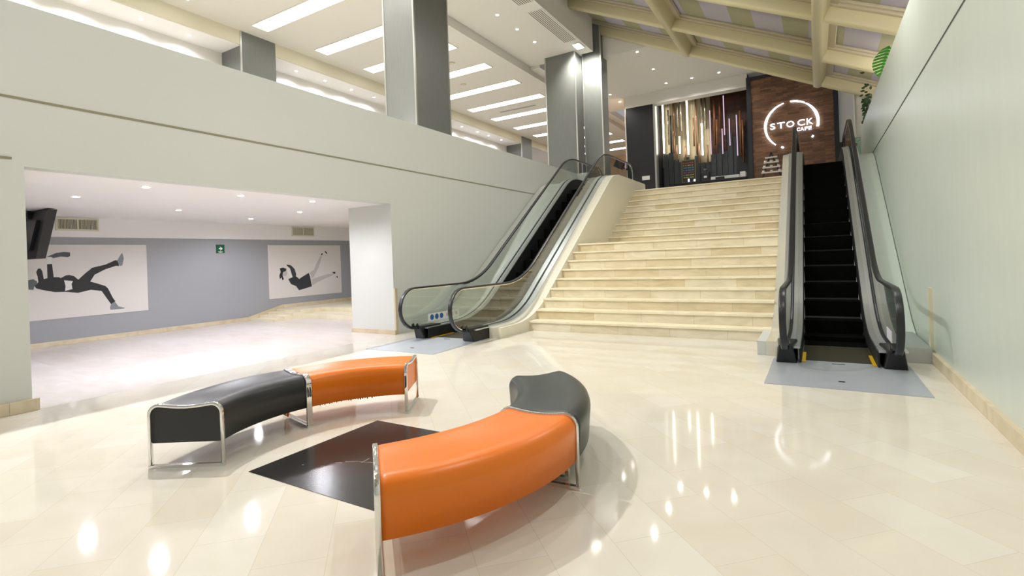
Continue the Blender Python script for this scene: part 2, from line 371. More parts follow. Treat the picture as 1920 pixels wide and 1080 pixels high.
# ------------------------------------------------------------------ escalators
SLP = .70
hand_in = fillet([(7.37, .98), (9.53, .98), (9.53+3.6/SLP, 4.58), (17.25, 4.58)], [2.2, 1.8])
def arc(cy, cz, r, a0, a1, n=12): return [(cy+r*cos(R(a0+(a1-a0)*k/n)), cz+r*sin(R(a0+(a1-a0)*k/n))) for k in range(n+1)]
hand = [(7.85, .2), (7.6, .21)] + arc(7.37, .60, .38, 270, 90) + hand_in[1:-1] + arc(17.25, 4.2, .38, 90, -90) + [(17.0, 3.83)]
deck = fillet([(7.55, .22), (9.3, .22), (9.3+3.7/SLP, 3.92), (17.6, 3.92)], [2.4, 1.6])
stepl = fillet([(7.5, 0), (9.53, 0), (9.53+F2/SLP, F2), (17.6, F2)], [1.6, 1.3])
def escalator(xc, label, gx=.575, side='L'):
    t = thing('escalator', label, 'escalator', (xc, 12.5, 0))
    MX = lambda s: (lambda u, v, e: (xc + s*e, u, v))
    for s in (-1, 1):
        M = MX(s)
        # e grows outward; glass plane at gx
        rl = MB().ribbon(hand, -.012, .022, gx-.04, gx+.04, M, rnd=.016).build('handrail', M_rail, t)
        MB().ribbon(hand[2:-1], -.03, -.012, gx-.014, gx+.014, M).build('handrail_guide', M_chrome, rl)
        # glass panels between handrail and deck
        upper = [p for p in arc(7.37, .6, .35, 180, 90, 10)] + [(a, b-.03) for a, b in hand_in[1:-1]] + arc(17.25, 4.2, .35, 90, 0, 10)
        lower = arc(7.37, .6, .35, 180, 270, 10)
        def bot(y):
            if y < 7.37: return max(.6-math.sqrt(max(0, .35**2-(7.37-y)**2)), .2)
            if y > 17.25: return max(4.2-math.sqrt(max(0, .35**2-(y-17.25)**2)), 3.85)
            return interp(deck, y)-.03
        cuts = [7.02, 8.25, 9.75, 11.4, 13.05, 14.7, 16.2, 17.6]
        for a, b in zip(cuts, cuts[1:]):
            if a > 7.1: a += .004
            if b < 17.5: b -= .004
            n = 14; g = MB(); vs = []
            for k in range(n+1):
                f = k/n
                if a < 7.1: f = f**1.8
                if b > 17.5: f = 1-(1-f)**1.8
                y = a+(b-a)*f; zt = interp(upper, y); zb = min(bot(y), zt-.002)
                for e in (gx-.006, gx+.006): vs += [M(y, zb, e), M(y, zt, e)]
            fs = []
            for k in range(n):
                q = k*4; fs += [(q, q+1, q+5, q+4), (q+2, q+6, q+7, q+3), (q+1, q+3, q+7, q+5), (q, q+4, q+6, q+2)]
            fs += [(0, 2, 3, 1), (n*4, n*4+1, n*4+3, n*4+2)]
            g.add(vs, fs).build('glass_panel', M_glass, t)
        # decking: outer, inner, capping strips
        MB().ribbon(deck, -.02, 0, gx+.012, gx+.13, M).build('outer_deck', M_steel, t)
        inn = [(y, z-.0) for y, z in deck]
        MB().ribbon(inn, -.02, .004, gx-.085, gx-.012, M).build('inner_deck', M_steel, t)
        MB().ribbon(inn, .0, .012, gx-.03, gx-.012, M).build('deck_profile', M_skirt, t)
        MB().ribbon(inn, -.03, -.004, gx-.16, gx-.085, M).build('inner_capping', M_steeld, t)
        # skirt
        sk_ = MB(); vs = []; n = 60
        for k in range(n+1):
            y = 7.56 + (17.5-7.56)*k/n; zt = interp(deck, y)-.02; zb = interp(stepl, y)-.12
            for e in (gx-.17, gx-.15): vs += [M(y, zb, e), M(y, zt, e)]
        fs = []
        for k in range(n): q = k*4; fs += [(q, q+1, q+5, q+4), (q+2, q+6, q+7, q+3), (q+1, q+3, q+7, q+5), (q, q+4, q+6, q+2)]
        fs += [(0, 2, 3, 1), (n*4, n*4+1, n*4+3, n*4+2)]
        sk_.add(vs, fs).build('skirt_panel', M_skirt, t)
        # handrail inlet boxes at floor
        ib = MB(); y0, y1 = 7.43, 8.0
        vs = [M(y0+.08, 0, gx-.12), M(y0+.08, 0, gx+.12), M(y1, 0, gx+.12), M(y1, 0, gx-.12), M(y0-.03, .25, gx-.075), M(y0-.03, .25, gx+.075), M(y1, .245, gx+.12), M(y1, .245, gx-.12)]
        ib.add(vs, [(0,1,2,3), (4,7,6,5), (0,4,5,1), (1,5,6,2), (2,6,7,3), (3,7,4,0)])
        ob = ib.build('handrail_inlet', M_black, t, bevel=.015)
        MB().ribbon([(7.36, .30), (7.40, .23), (7.52, .2)], -.03, .03, gx-.06, gx-.045, M).ribbon([(7.36, .30), (7.40, .23), (7.52, .2)], -.03, .03, gx+.045, gx+.06, M).build('inlet_brush', M_black, ob)
        MB().box(*sorted((xc+s*(gx-.1), xc+s*(gx+.1))), 17.2, 17.5, F2, F2+.3).build('handrail_inlet', M_black, t)
    # steps
    y = 8.95; k = 0
    while y < 15.6:
        z = max(interp(stepl, y+.2), .02); z2 = interp(stepl, y-.2)
        MB().box(xc-gx+.175, xc+gx-.175, y, y+.41, min(z2, z)-.1, z-.005).build('step', M_step, t); y += .4; k += 1
    MB().box(xc-gx+.175, xc+gx-.175, 7.75, 8.98, -.02, .008).build('comb_plate', M_stepl, t)
    MB().box(xc-gx+.175, xc+gx-.175, 15.6, 17.6, F2-.1, F2+.004).build('comb_plate', M_stepl, t)
    for s in (-1, 1): MB().box(*sorted((xc+s*(gx-.175), xc+s*(gx-.215))), 7.62, 8.3, .009, .016).build('safety_line', M_yellow, t)
    lp = MB().box(xc-.74, xc+.74, 6.28, 7.76, 0, .006).build('landing_plate', M_plate, t)
    MB().box(xc-.03, xc+.03, 6.62, 6.66, .006, .009).box(xc-.07, xc+.07, 7.6, 7.62, .006, .009).build('lifting_slot', M_black, lp)
    MB().prism([(7.6, -.02)] + [(a, b-.12) for a, b in stepl[1:]] + [(17.6, 0), (17.6, -.02)], xc-gx+.18, xc+gx-.18, XZY).build('truss', M_black, t)
    return t
EL, ERX = -6.03, .195
eL = escalator(EL, 'left escalator against the cream wall, with glass balustrades and chrome decks')
eR = escalator(ERX, 'right escalator with black steps, running up beside the sheen green-grey wall')
# side cladding walls of the escalators
cl = [(7.6, 0)] + [(a, b-.022) for a, b in deck] + [(17.75, 3.89), (17.75, 0)]
cw = MB().prism([(8.0, 0), (8.0, .198)] + [(max(a, 8.0), b-.022) for a, b in deck if a > 8.0] + [(17.8, 3.89), (17.8, 0)], -5.33, -5.08, XZY)
cw.build('side_cladding', mat('escalator_cladding', 'E2DDCB', .45), eL)
cw = MB().prism([(7.95, 0), (7.95, .2)] + [(a, b-.022) for a, b in deck if a > 8.0] + [(17.8, 3.89), (17.8, 0)], -.645, -.50, XZY)
cw.build('side_cladding', mat('polished_cladding', 'DAD8C8', .12, metal=.35), eR)
MB().box(-.76, -.645, 7.95, 9.1, 0, .2).build('plinth', mat('plinth_grey', 'C9CCC8', .4), eR)
MB().box(.9, 1.19, 8.05, 9.5, 0, .19).build('side_plinth', M_steeld, eR)
MB().ribbon(deck[1:], -.30, -.22, .90-ERX, 1.22-ERX, lambda u, v, e: (ERX+e, u, v)).build('wall_infill', M_wallR, eR)
MB().ribbon(deck[1:], -.16, -.08, -7.49-EL, -6.73-EL, lambda u, v, e: (EL+e, u, v)).build('wall_infill', M_wallL, eL)
# stickers
sg = MB().box(-6.593, -6.590, 7.75, 8.75, .30, .45).build('safety_sticker', mat('sticker_white', 'E8E8E4', .5), eL)
for k in range(3): MB().cyl((-6.590, 7.86+.15*k, .375), .055, .003, 20, axis=0).build('pictogram', M_bluep, sg)
for k in range(3): MB().box(-6.590, -6.587, 8.32+.15*k, 8.39+.15*k, .34, .41).build('pictogram', mat('sticker_grey', 'B5B5AF', .5), sg)
MB().box(.760, .763, 7.75, 8.25, .28, .42).build('safety_sticker', mat('sticker_white2', 'DAD8E0', .5), eR)

# ------------------------------------------------------------------ benches
def bench(cx, cy, a0, a1, m, label, frames=(True, True), ri=1.14, ro=1.69, fringe=False):
    am = R((a0+a1)/2); rm = (ri+ro)/2
    t = thing('bench', label, 'bench', (cx+rm*cos(am), cy+rm*sin(am), 0), )
    W = ro-ri; H = .475; z0 = .185
    # seat cross-section (r,z), clockwise, rounded top shoulders and a slight saddle
    sec = []
    rc = .085
    n = 8
    sec.append((ri+.01, z0))
    for q in range(n+1): a = R(180-90*q/n); sec.append((ri+rc+rc*cos(a), H-rc+rc*sin(a)))
    for q in range(1, 8):
        f = q/8; sec.append((ri+rc+(W-2*rc)*f, H-.016*sin(pi*f)))
    for q in range(n+1): a = R(90-90*q/n); sec.append((ro-rc+rc*cos(a), H-rc+rc*sin(a)))
    sec.append((ro-.01, z0))
    N = 36; d = .016/rm; vs = []; A0, A1 = R(a0)+d, R(a1)-d
    ns = len(sec)
    for k in range(N+1):
        f = k/N; a = A0+(A1-A0)*f
        bul = .018*sin(pi*f)**.5 if 0 < f < 1 else 0
        for r, z in sec:
            rr = r + bul*(1 if r > rm else -1)*(.5 if z > z0+.01 else 0) ; zz = z + (bul*.4 if z > H-rc*.6 else 0)
            vs.append((cx+rr*cos(a), cy+rr*sin(a), zz))
    fs = [(k*ns+i, k*ns+(i+1) % ns, (k+1)*ns+(i+1) % ns, (k+1)*ns+i) for k in range(N) for i in range(ns-1)]
    mb = MB().add(vs, fs, True)
    mb.add([vs[k*ns+i] for k in range(N+1) for i in (0, ns-1)], [(2*k, 2*k+1, 2*k+3, 2*k+2) for k in range(N)])
    mb.add(vs[:ns], [tuple(range(ns))]); mb.add(vs[-ns:], [tuple(range(ns))[::-1]])
    mb.build('seat', m, t)
    for fl, a in zip(frames, (R(a0)+d*.45, R(a1)-d*.45)):
        if not fl: continue
        er = Vector((cos(a), sin(a), 0)); et = Vector((-sin(a), cos(a), 0)); c = Vector((cx, cy, 0))
        M = lambda u, v, e: tuple(c + er*u + et*e + Vector((0, 0, v)))
        top = fillet([(ri-.004, .02), (ri-.004, H+.006), (ro+.004, H+.006), (ro+.004, .02)], [.08, .08], 8)
        i0 = len(top)//2
        pts = []
        for k, p in enumerate(top):
            pts.append(p)
            if k == 9:
                for q in range(1, 8): f = q/8; pts.append((ri+.08+(W-.16)*f, H+.006-.018*sin(pi*f)))
        fr = MB().ribbon(pts, -.018, .006, -.015, .015, M, rnd=.006).build('end_frame', M_chrome, t)
        for r in (ri-.004, ro+.004): 
            pass
        MB().ribbon([(ri-.01, .012), (ro+.01, .012)], -.012, .012, -.015, .015, M).build('foot_rail', M_chrome, fr)
    if fringe:
        mb = MB()
        for k in range(26):
            a = R(a1) + R(a0-a1)*(.12+.62*k/26) ; l = random.uniform(.003, .02); w = R(.5)
            r = ri+.012
            mb.add([(cx+r*cos(a), cy+r*sin(a), z0+.004), (cx+r*cos(a+w*2), cy+r*sin(a+w*2), z0+.004), (cx+r*cos(a+w), cy+r*sin(a+w), z0-l), (cx+(r+.01)*cos(a+w), cy+(r+.01)*sin(a+w), z0+.004)], [(0,1,2), (0,2,3), (1,3,2), (0,3,1)])
        mb.build('torn_lining', M_ink, t)['label'] = 'ragged black lining hanging under the seat'
    return t
AX, AY = -2.942, 2.778; BX, BY_ = -3.036, 2.865
bench(AX, AY, 166.4, 212, M_blackv, 'black vinyl curved bench on the left, its square end facing the camera')
bench(AX, AY, 120, 165.9, M_orange, 'orange vinyl curved bench farthest away, ragged underneath, joined to the left black one', fringe=True)
bench(BX, BY_, -43.4, 4.6, M_orange, 'large orange vinyl curved bench in the foreground, nearest the camera')
bench(BX, BY_, 5.2, 51, M_greyv, 'greyish black vinyl curved bench behind the foreground orange one', frames=(False, False))
# supporting inset legs of the last bench
o = [x for x in bpy.data.objects if x.get('label', '').startswith('greyish black')][0]
for a in (R(8), R(48)):
    er = Vector((cos(a), sin(a), 0)); et = Vector((-sin(a), cos(a), 0)); c = Vector((BX, BY_, 0))
    MB().ribbon([(1.25, .2), (1.25, .015), (1.58, .015), (1.58, .2)], -.012, .012, -.015, .015, lambda u, v, e: tuple(c+er*u+et*e+Vector((0,0,v)))).build('leg_frame', M_chrome, o)
# black granite inlay
gr = MB().box(-3.62, -2.33, 2.19, 3.47, 0, .003).build('floor_inlay', M_granite)
tag(gr, 'square black granite slab set in the floor between the curved benches', 'floor inlay')
M_scr = mat('scratch', 'A9A294', .6)
for x, y, a, l in ((-2.95, 2.7, .3, .12), (-2.98, 2.72, 1.7, .09), (-3.06, 2.66, .5, .1), (-3.13, 2.6, .4, .05), (-2.9, 2.82, 1.9, .05), (-2.72, 3.0, .8, .03), (-3.2, 2.5, 1., .014), (-3.35, 2.45, .2, .016)):
    MB().rbox((x, y, .0034), (l, .004, .0006), ((cos(a), sin(a), 0), (-sin(a), cos(a), 0), (0, 0, 1))).build('scratch_mark', M_scr, gr)

# ------------------------------------------------------------------ posters, signs, tv
MAN = {'suit': [(3.912, 1.268), (3.976, 1.344), (3.964, 1.466), (3.947, 1.547), (3.975, 1.617), (4.014, 1.621), (4.043, 1.564), (4.062, 1.4), (4.121, 1.417), (4.122, 1.703), (4.202, 1.709), (4.221, 1.433), (4.31, 1.428), (4.334, 1.406), (4.426, 1.46), (4.476, 1.466), (4.559, 1.437), (4.633, 1.358), (4.749, 1.481), (4.884, 1.605), (5.13, 1.667), (5.32, 1.762), (5.354, 1.752), (5.393, 1.625), (5.326, 1.632), (5.127, 1.563), (4.924, 1.451), (4.84, 1.304), (4.954, 1.26), (5.116, 1.188), (5.161, 1.13), (5.247, 0.912), (5.292, 0.83), (5.206, 0.778), (5.127, 0.922), (5.04, 1.084), (4.844, 1.124), (4.616, 1.073), (4.416, 1.113), (4.237, 1.119), (4.033, 1.179), (3.941, 1.216)], 'shirt': [(4.39, 1.357), (4.539, 1.332), (4.512, 1.27), (4.526, 1.164), (4.4, 1.131), (4.411, 1.235)], 'hat': [(3.76, 1.37), (3.901, 1.409), (3.923, 1.384), (3.953, 1.366), (3.959, 1.305), (3.912, 1.268), (3.895, 1.189), (3.76, 1.211)], 'bag': [(4.114, 1.856), (4.178, 1.886), (4.276, 1.936), (4.407, 1.956), (4.506, 1.944), (4.507, 1.871), (4.47, 1.844), (4.355, 1.859), (4.224, 1.828), (4.193, 1.855)], 'hand': [(4.133, 1.842), (4.193, 1.841), (4.199, 1.717), (4.126, 1.719)], 'shoea': [(5.348, 1.745), (5.429, 1.89), (5.456, 1.928), (5.485, 1.799), (5.451, 1.641), (5.412, 1.624), (5.384, 1.666)], 'shoeb': [(5.206, 0.771), (5.254, 0.822), (5.291, 0.808), (5.346, 0.713), (5.469, 0.666), (5.459, 0.649), (5.306, 0.65), (5.193, 0.65), (5.185, 0.696)]}
WOMAN = {'hair': [(9.432, 1.422), (9.536, 1.445), (9.653, 1.401), (9.62, 1.336), (9.53, 1.313), (9.512, 1.208), (9.551, 1.1), (9.506, 1.063), (9.48, 1.157), (9.42, 1.107), (9.409, 1.213), (9.457, 1.316)], 'face': [(9.518, 1.366), (9.651, 1.361), (9.677, 1.253), (9.614, 1.176), (9.526, 1.194)], 'curls': [(9.658, 1.534), (9.807, 1.503), (9.925, 1.391), (9.974, 1.24), (9.961, 1.132), (9.853, 1.137), (9.813, 1.274), (9.773, 1.41), (9.686, 1.48)], 'dress': [(9.7, 1.092), (9.838, 1.138), (9.977, 1.158), (10.083, 1.071), (10.131, 1.109), (10.425, 1.247), (10.469, 1.133), (10.522, 0.823), (10.276, 0.771), (10.053, 0.732), (9.965, 0.86), (9.784, 0.94)], 'lega': [(10.458, 1.259), (10.626, 1.336), (10.735, 1.544), (10.88, 1.768), (10.948, 1.753), (10.796, 1.401), (10.653, 1.181), (10.548, 1.06)], 'legb': [(10.531, 1.046), (10.784, 1.104), (11.131, 1.172), (11.343, 1.177), (11.359, 1.133), (11.055, 1.047), (10.777, 0.948), (10.539, 0.85)], 'arm': [(9.654, 1.441), (9.713, 1.412), (9.839, 1.165), (9.761, 1.115), (9.706, 1.252)], 'sa': [(10.898, 1.782), (10.935, 1.853), (10.986, 1.852), (10.949, 1.796)], 'sb': [(11.051, 1.915), (11.093, 1.923), (11.16, 1.85), (11.124, 1.828)], 'sc': [(11.335, 1.23), (11.454, 1.237), (11.444, 1.173), (11.373, 1.188)], 'sd': [(11.502, 1.096), (11.549, 1.073), (11.536, 1.036), (11.5, 1.046)]}
def poster(y0, y1, z0, z1, fig, mats, label):
    p = thing('wall_poster', label, 'poster', (-13.65, (y0+y1)/2, z0))
    MB().box(-13.65, -13.638, y0, y1, z0, z1).build('paper', M_print, p)
    for i, (k, pts) in enumerate(fig.items()):
        m, d = mats[k]
        MB().prism(pts, -13.638, -13.637+.0012*d, XZY).build('printed_' + k, m, p)
MAN = {'figure' if k == 'suit' else {'shoea': 'shoe', 'shoeb': 'shoe ', 'bag': 'bag'}.get(k, k): v for k, v in MAN.items()}
MAN = {k.replace(' ', '_pair'): v for k, v in MAN.items()}
poster(3.3, 5.95, .56, 2.11, MAN, {'figure': (M_ink, 1), 'shirt': (M_inkw, 2), 'hat': (mat('ink_hat', '58605F', .6), 2), 'bag': (mat('ink_bag', '4C4F55', .6), 1), 'hand': (M_inkw, 2), 'shoe': (M_inkg, 1), 'shoe_pair': (M_inkg, 1)}, 'white wall poster of a falling person in a black suit, left part of lobby wall')
WOMAN = {{'lega': 'leg', 'legb': 'leg_low', 'sa': 'heel', 'sb': 'shoe', 'sc': 'heel_low', 'sd': 'shoe_low'}.get(k, k): v for k, v in WOMAN.items()}
WOMAN = {k: WOMAN[k] for k in ('hair', 'face', 'curls', 'dress', 'leg', 'leg_low', 'arm', 'heel', 'shoe', 'heel_low', 'shoe_low')}
poster(9.07, 11.69, .54, 2.11, WOMAN, {'hair': (M_ink, 2), 'face': (M_inkl, 1), 'curls': (mat('ink_curls', '3C3C3E', .6), 1), 'dress': (mat('ink_dress', '303238', .6), 2), 'leg': (M_inkl, 1), 'leg_low': (M_inkl, 1), 'arm': (M_inkw, 3), 'heel': (M_ink, 2), 'shoe': (M_ink, 2), 'heel_low': (M_ink, 2), 'shoe_low': (M_ink, 2)}, 'white wall poster of a falling person in a black dress, above the low steps')
ex = thing('exit_sign', 'small green emergency route sign with white arrow on the grey lobby wall', 'sign', (-13.65, 7.7, 1.9))
MB().box(-13.65, -13.635, 7.59, 7.81, 1.895, 2.12).build('panel', M_green, ex)
MB().prism([(7.66, 2.03), (7.70, 2.03), (7.70, 2.07), (7.76, 2.015), (7.70, 1.96), (7.70, 2.0), (7.66, 2.0)], -13.635, -13.633, XZY).box(-13.635, -13.633, 7.64, 7.76, 1.925, 1.94).box(-13.635, -13.633, 7.66, 7.74, 1.908, 1.918).build('arrow', M_inkw, ex)
for y0, y1, z0, z1, lb in ((4.3, 4.98, 2.44, 2.645, 'wide return air grille on the lobby bulkhead above the suited poster'), (9.88, 10.6, 2.42, 2.645, 'return air grille on the lobby bulkhead above the low steps')):
    v = thing('air_grille', lb, 'vent', (-13.6, (y0+y1)/2, z0))
    fm = MB(); w = .035; ym = (y0+y1)/2
    fm.box(-13.6, -13.575, y0-w, y1+w, z0-w, z0).box(-13.6, -13.575, y0-w, y1+w, z1, z1+w).box(-13.6, -13.575, y0-w, y0, z0, z1).box(-13.6, -13.575, y1, y1+w, z0, z1).box(-13.6, -13.575, ym-.012, ym+.012, z0, z1)
    fm.build('frame', M_beige, v); MB().box(-13.6, -13.594, y0, y1, z0, z1).build('backing', M_slot, v)
    sl = MB(); n = 28
    for k in range(n): yk = y0+(y1-y0)*(k+.5)/n; sl.box(-13.594, -13.580, yk-.004, yk+.004, z0, z1)
    sl.build('louvre', M_beige, v)['kind'] = 'stuff'
tv = thing('television', 'black flat television hung tilted from the lobby ceiling, seen from behind', 'television', (-12.4, 3.6, 1.78))
ax = Vector((-1, -.02, 0)).normalized(); tz = Vector((-.30, .10, 1)).normalized(); ty = ax.cross(tz).normalized(); tz = ty.cross(ax).normalized()
cT = Vector((-12.62, 3.62, 2.26))
tn = Vector((0, -.12, 1)).normalized()
def TV(y0, y1, x0, x1, z0, z1, mb):
    vs = []
    for z in (z0, z1):
        sh = -(z-1.8)*-.14
        for y in (y0, y1):
            for x in (x0, x1): vs.append((x+(z-1.8)*.24, y+sh, z))
    return mb.add(vs, [(0,2,3,1),(4,5,7,6),(0,1,5,4),(2,6,7,3),(0,4,6,2),(1,3,7,5)])
TV(3.52, 3.66, -13.5, -12.15, 1.79, 2.68, MB()).build('casing', M_black, tv)
TV(3.47, 3.52, -13.4, -12.4, 1.95, 2.5, MB()).build('rear_housing', M_rubber, tv)
TV(3.66, 3.668, -13.46, -12.19, 1.83, 2.65, MB()).build('screen', mat('tv_screen', '08090B', .1), tv)
MB().box(-12.75, -12.69, 3.58, 3.64, 2.55, 2.7).build('ceiling_mount', M_black, tv)

# ------------------------------------------------------------------ ceiling fittings
# strip lights in the raft
sl0 = None
ys = [5.05, 7.25, 9.6, 11.85, 14.0, 16.2, 18.4, 20.65, 22.75, 25.05, 27.35, 29.65, 32.0, 34.35]
L0 = (-12.42, 0, 8.8)
def strip_proto(y):
    t = thing('strip_light', '', 'ceiling light', (-12.42, y, 8.8), 'long strip lights in the upper hall ceiling')
    MB().box(-14.42, -10.42, y-.26, y+.26, 8.785, 8.795).build('diffuser', E_strip, t)
    f = MB(); f.box(-14.45, -10.39, y-.29, y-.26, 8.78, 8.80).box(-14.45, -10.39, y+.26, y+.29, 8.78, 8.80).box(-14.45, -14.42, y-.26, y+.26, 8.78, 8.80).box(-10.42, -10.39, y-.26, y+.26, 8.78, 8.80)
    f.build('frame', M_ceil, t); return t
for i, y in enumerate(ys):
    lb = 'long white ceiling strip light, %s of its row from the camera end' % (ORD[i] if i else 'first')
    if i == 0: sl0 = strip_proto(y); sl0['label'] = lb
    else: copy_tree(sl0, (-12.42, y, 8.8), lb)
def downlight_proto(m, r=.045):
    t = thing('downlight', '', 'downlight', (0, 0, -50))
    MB().cyl((0, 0, -50-.008), r*1.35, .008, 20).build('trim_ring', M_white, t)
    MB().cyl((0, 0, -50-.014), r, .006, 20).build('lamp', m, t); return t
PW = downlight_proto(E_spot); PC = downlight_proto(E_spotc); PL = downlight_proto(E_spotc, .045)
used = {}
def downlight(P, x, y, z, label, group, watts=0, col=(1, .97, .92), angle=140, rad=.05, blend=.6):
    if P.name not in used: used[P.name] = 1; t = P; t.location = (x, y, z); t['label'] = label
    else: t = copy_tree(P, (x, y, z), label)
    t['group'] = group
    if watts:
        l = bpy.data.lights.new('downlight_lamp_source', 'SPOT'); l.energy = watts; l.color = col; l.spot_size = R(angle); l.spot_blend = blend; l.shadow_soft_size = rad
        lo = bpy.data.objects.new('downlight_lamp_source', l); COL.objects.link(lo); lo.location = (x, y, z-.03)
W1, W2, W3, W4 = 520, 120, 160, 160
for i in range(14):
    y = 16.05-1.23*i
    downlight(PW, -8.33, y, 9.1, 'round downlight in the soffit above the parapet, %s from the floodlight' % (ORD[i].replace('nearest', 'first')), 'downlights in the soffit above the parapet', {3: 600, 7: 1000, 10: 2600, 12: 500}.get(i, 0))
for i, (x, y) in enumerate([(-15.55, 6.85), (-15.55, 8.1), (-15.55, 11.67), (-15.55, 12.9), (-15.55, 14.16), (-15.55, 15.35), (-15.5, 21.4), (-15.5, 22.8), (-15.5, 23.9), (-15.5, 25.25), (-15.55, 5.6), (-15.55, 4.35)]):
    lb = 'downlight in the narrow far left soffit, %s along from the camera end' % ORD[[2,3,4,5,6,7,8,9,10,11,1,0][i]].replace('nearest', 'first')
    downlight(PC, x, y, 8.35, lb, 'downlights in the narrow left soffit', W2, (.9, .93, 1), 160)
for i, (x, y) in enumerate([(-5.5, 18.85), (-5.5, 21.0), (-5.5, 23.1), (-4.4, 23.1), (-3.3, 23.1), (-8.1, 23.1), (-8.1, 24.5)]):
    lb = ['downlight in the landing ceiling right beside the skylight end beam', 'middle downlight of the row running away from the skylight end beam', 'downlight above the hanging tubes, left one of three in a row', 'downlight above the hanging tubes, middle one of three in a row', 'downlight above the hanging tubes, right one of three in a row', 'downlight right of the floodlit column, upper one of the pair', 'downlight right of the floodlit column, lower one of the pair'][i]
    downlight(PW, x, y, 9.0, lb, 'downlights in the landing ceiling', W3)
for i, (x, y) in enumerate([(-9.9, 3.37), (-8.2, 3.6), (-8.2, 5.0), (-8.14, 6.36), (-12.07, 7.6), (-9.95, 7.43), (-11.0, 10.5), (-11, 5.4)]):
    lb = ['lobby downlight beside the hanging television', 'lobby downlight nearest the top left of the opening', 'lobby downlight at the middle of the opening edge', 'lobby downlight at the right end of the opening edge', 'lobby downlight closest to the green sign wall', 'lobby downlight in front of the falling dress poster', 'lobby downlight above the low steps', 'lobby downlight in the middle of the lower ceiling'][i]
    downlight(PL, x, y, 2.7, lb, 'downlights in the lower lobby ceiling', W4, (.92, .92, 1), 165, .07)
# floodlight
fd = thing('floodlight', 'bright rectangular floodlight in the soffit corner shining on the grey column', 'floodlight', (-7.2, 17.3, 9.08))
MB().box(-7.33, -7.03, 16.98, 17.5, 9.06, 9.1).build('housing', M_white, fd); MB().box(-7.3, -7.06, 17.02, 17.46, 9.05, 9.06).build('lens', E_flood, fd)
l = bpy.data.lights.new('floodlight_source', 'SPOT'); l.energy = 700; l.spot_size = R(120); l.spot_blend = .8; l.shadow_soft_size = .12; l.color = (1, .98, .9)
lo = bpy.data.objects.new('floodlight_source', l); COL.objects.link(lo); lo.location = (-7.2, 17.2, 9.0); lo.rotation_euler = (R(38), 0, 0)
# air grilles of the soffit
for y0, y1, lb in ((14.0, 16.75, 'long slotted air grille in the soffit beside the floodlight'), (10.5, 13.5, 'long slotted air grille in the soffit cut by the top of the picture')):
    v = thing('linear_grille', lb, 'vent', (-7.25, (y0+y1)/2, 9.1))
    MB().box(-7.5, -7.0, y0, y1, 9.085, 9.1).build('frame', M_ceil, v)
    s_ = MB()
    for k in range(7): s_.box(-7.47+.066*k, -7.445+.066*k, y0+.04, y1-.04, 9.082, 9.085)
    s_.build('slots', M_slot, v)
v = MB().box(-13.4, -11.4, 21.75, 21.87, 8.79, 8.8).build('linear_diffuser', mat('diffuser_grey', '9C9A94', .6)); tag(v, 'thin grey linear air diffuser between two strip lights in the upper ceiling', 'vent')
for x, y, lb in ((-11.4, 15.25, 'round smoke detector on the upper ceiling right of the nearest column, upper one'), (-12.43, 17.38, 'round smoke detector on the upper ceiling right of the nearest column, lower one')):
    d = MB().cyl((x, y, 8.76), .09, .04, 20, .12).build('smoke_detector', M_beige); tag(d, lb, 'smoke detector', 'smoke detectors')

# ------------------------------------------------------------------ café facade (y = 24)
FXZ = lambda u, v, e: (u, e, v)
sbox('wall_cafe_panel', M_bpan, -7.66, -6.36, 24, 24.3, F2, 8.45)
struct(MB().box(-6.36, -6.27, 23.97, 24.3, F2, 8.45).box(-7.70, -7.66, 23.97, 24.3, F2, 8.45).build('trim_5', M_alu, org=(0,0,0)))
sbox('wall_cafe_fascia', M_ceil, -7.7, -2.33, 24, 24.5, 8.45, 9.05)
sbox('wall_cafe_sign', M_wood, -2.2, .76, 24.0, 24.2, F2, 8.68)
struct(MB().box(-2.36, -2.2, 23.95, 24.2, F2, 8.8).box(.76, .92, 23.95, 24.2, F2, 8.8).box(-2.2, .76, 23.95, 24.2, 8.68, 8.8).build('trim_6', M_frame, org=(0,0,0)))
sbox('wall_cafe_back_left', mat('champagne_panel', 'A59A80', .3, metal=.5), -6.3, -4.05, 25.3, 25.4, 5.6, 9)
sbox('wall_cafe_back_right', M_woodd, -4.05, -2.3, 25.3, 25.4, 5.6, 9)
sbox('wall_cafe_back_lower', mat('dark_slate_panel', '3B3E3C', .4), -6.3, -2.3, 25.3, 25.42, F2, 5.6)
sbox('ceiling_cafe', M_woodd, -6.3, -2.3, 24.5, 25.4, 8.9, 9.0)
sbox('wall_cafe_side', M_bpan, -6.36, -6.3, 24.3, 25.4, F2, 9)
sbox('wall_cafe_side_right', M_frame, -2.36, -2.3, 24.2, 25.4, F2, 9)
dk = MB()
random.seed(3)
for k in range(16):
    x = -6.2+.24*k; h = [6.2,6.25,5.9,5.75,5.95,5.75,5.95,5.6,5.6,5.9,6.4,6.0,6.9,6.6,6.0,5.6][k]
    dk = MB().box(x, x+.22, 25.0+.02*(k % 3), 25.08+.02*(k % 3), F2, h).build('slate_slat', mat('slate_slat', '33373A', .35) if k == 0 else bpy.data.materials['slate_slat'])
    tag(dk, 'dark slate slat behind the hanging tubes, %s from the left' % ORD[k].replace('nearest', 'first'), 'wall slat', 'dark slats of the café back wall')
sbox('door_1', mat('dark_door', '15171B', .4), -2.95, -2.36, 24.9, 24.95, F2, 7.0)
